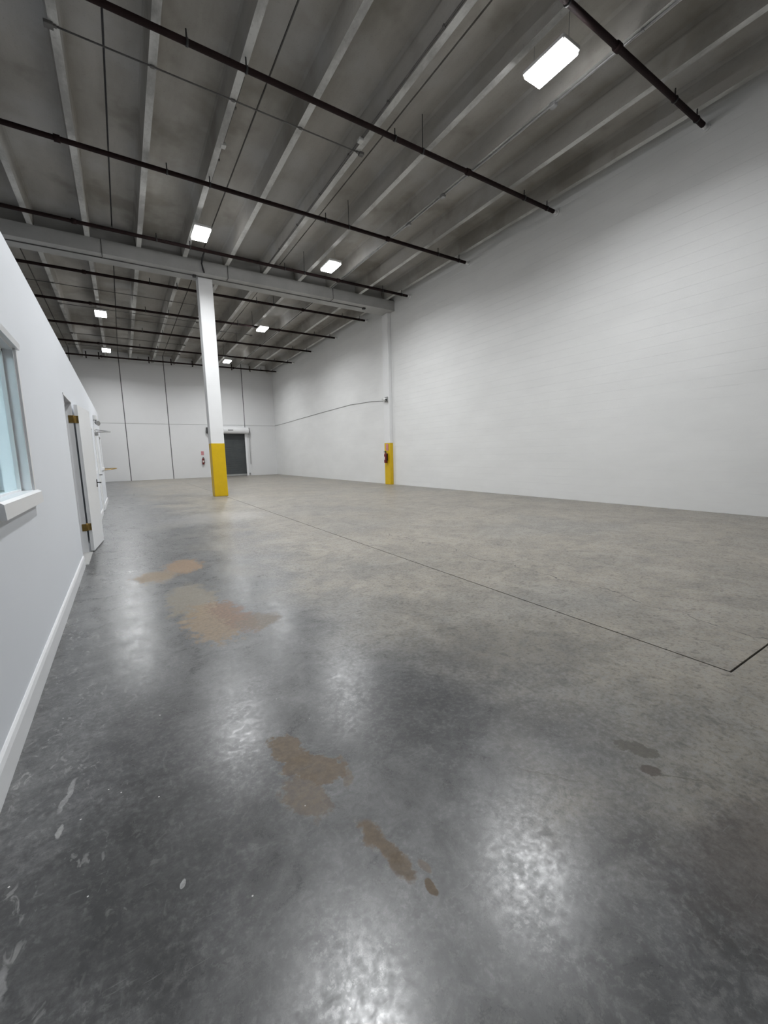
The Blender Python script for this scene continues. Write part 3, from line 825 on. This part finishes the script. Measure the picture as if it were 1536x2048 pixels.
# ---- fire extinguishers and signs
def extinguisher(lab):
    e = empty('fire_extinguisher', (0, 0, 0))
    MB().lathe((0, 0, 0), [(0.01, 0), (0.066, 0.006), (0.07, 0.03), (0.07, 0.34), (0.062, 0.385), (0.035, 0.42), (0.022, 0.43), (0.022, 0.455)], 16).build('cylinder', 'red', e)
    MB().bev(-0.022, 0.022, -0.03, 0.03, 0.45, 0.485, 0.005).build('valve', 'blacksteel', e)
    MB().prism([(-0.09, 0.475), (-0.085, 0.49), (0.03, 0.515), (0.03, 0.495)], 'x', -0.012, 0.012).prism([(-0.085, 0.43), (-0.08, 0.445), (0.01, 0.465), (0.01, 0.455)], 'x', -0.012, 0.012).build('handle', 'blacksteel', e)
    MB().tube([(0.02, 0.0, 0.465), (0.07, -0.01, 0.44), (0.094, -0.01, 0.36), (0.09, -0.01, 0.20), (0.085, -0.02, 0.08)], [0.011, 0.011, 0.011, 0.012, 0.018], 8).build('hose', 'blacksteel', e)
    MB().box(-0.05, 0.05, 0.06, 0.088, 0.10, 0.40).build('wall_bracket', 'blacksteel', e)
    MB().bev(-0.045, 0.045, -0.075, -0.066, 0.14, 0.27, 0.003).build('inspection_label', 'tag', e)
    tag(e, lab, 'extinguisher', 'fire extinguishers')
    return e
x1 = extinguisher('red fire extinguisher on the back wall beside the roll-up door')
x2 = copy_tree(x1); x2['label'] = 'red fire extinguisher on the yellow pilaster of the block wall'
x1.location = (4.69, YB - 0.09, 0.90)
x2.location = (9.6985 - 0.0885, 15.12, 0.93); x2.rotation_euler = (0, 0, -math.pi / 2)
s1 = MB().bev(4.60, 4.78, YB - 0.012, YB - 0.001, 1.53, 1.80, 0.002).build('extinguisher_sign', 'sign'); tag(s1, 'small pinkish red sign above the extinguisher on the back wall', 'sign')
s2 = MB().bev(9.684, 9.6965, 15.02, 15.20, 1.46, 1.74, 0.002).build('extinguisher_sign', 'sign'); tag(s2, 'small red sign above the extinguisher on the yellow pilaster', 'sign')

# ---- small fittings on the far office wall
e = empty('emergency_light', (XL + 0.04, 12.7, 2.25))
MB().bev(XL + 0.001, XL + 0.075, 12.55, 12.90, 2.30, 2.42, 0.012).build('housing', 'housing', e)
for yy in (12.62, 12.83):
    MB().tube([(XL + 0.045, yy, 2.30), (XL + 0.055, yy, 2.27)], 0.018, 8).tube([(XL + 0.04, yy + 0.02, 2.245), (XL + 0.10, yy - 0.03, 2.225)], [0.03, 0.055], 12).build('lamp_head', 'zinc', e)
tag(e, 'twin-head emergency light above the closed office door', 'emergency light')
e = empty('brass_rail', (XL, 15.3, 1.02))
MB().tube([(XL + 0.004, 15.45, 1.05), (XL + 0.15, 15.47, 1.052), (XL + 0.31, 15.46, 1.055), (XL + 0.345, 15.38, 1.055), (XL + 0.33, 15.28, 1.05), (XL + 0.2, 15.17, 1.03), (XL + 0.05, 15.15, 1.02), (XL + 0.004, 15.15, 1.02)], 0.013, 8).build('rail_loop', 'brass', e)
for yy, zz in ((15.45, 1.05), (15.15, 1.02)):
    MB().tube([(XL + 0.0005, yy, zz), (XL + 0.012, yy, zz)], 0.03, 12).build('wall_flange', 'brass', e)
tag(e, 'brass loop rail sticking out from the office wall end', 'rail')
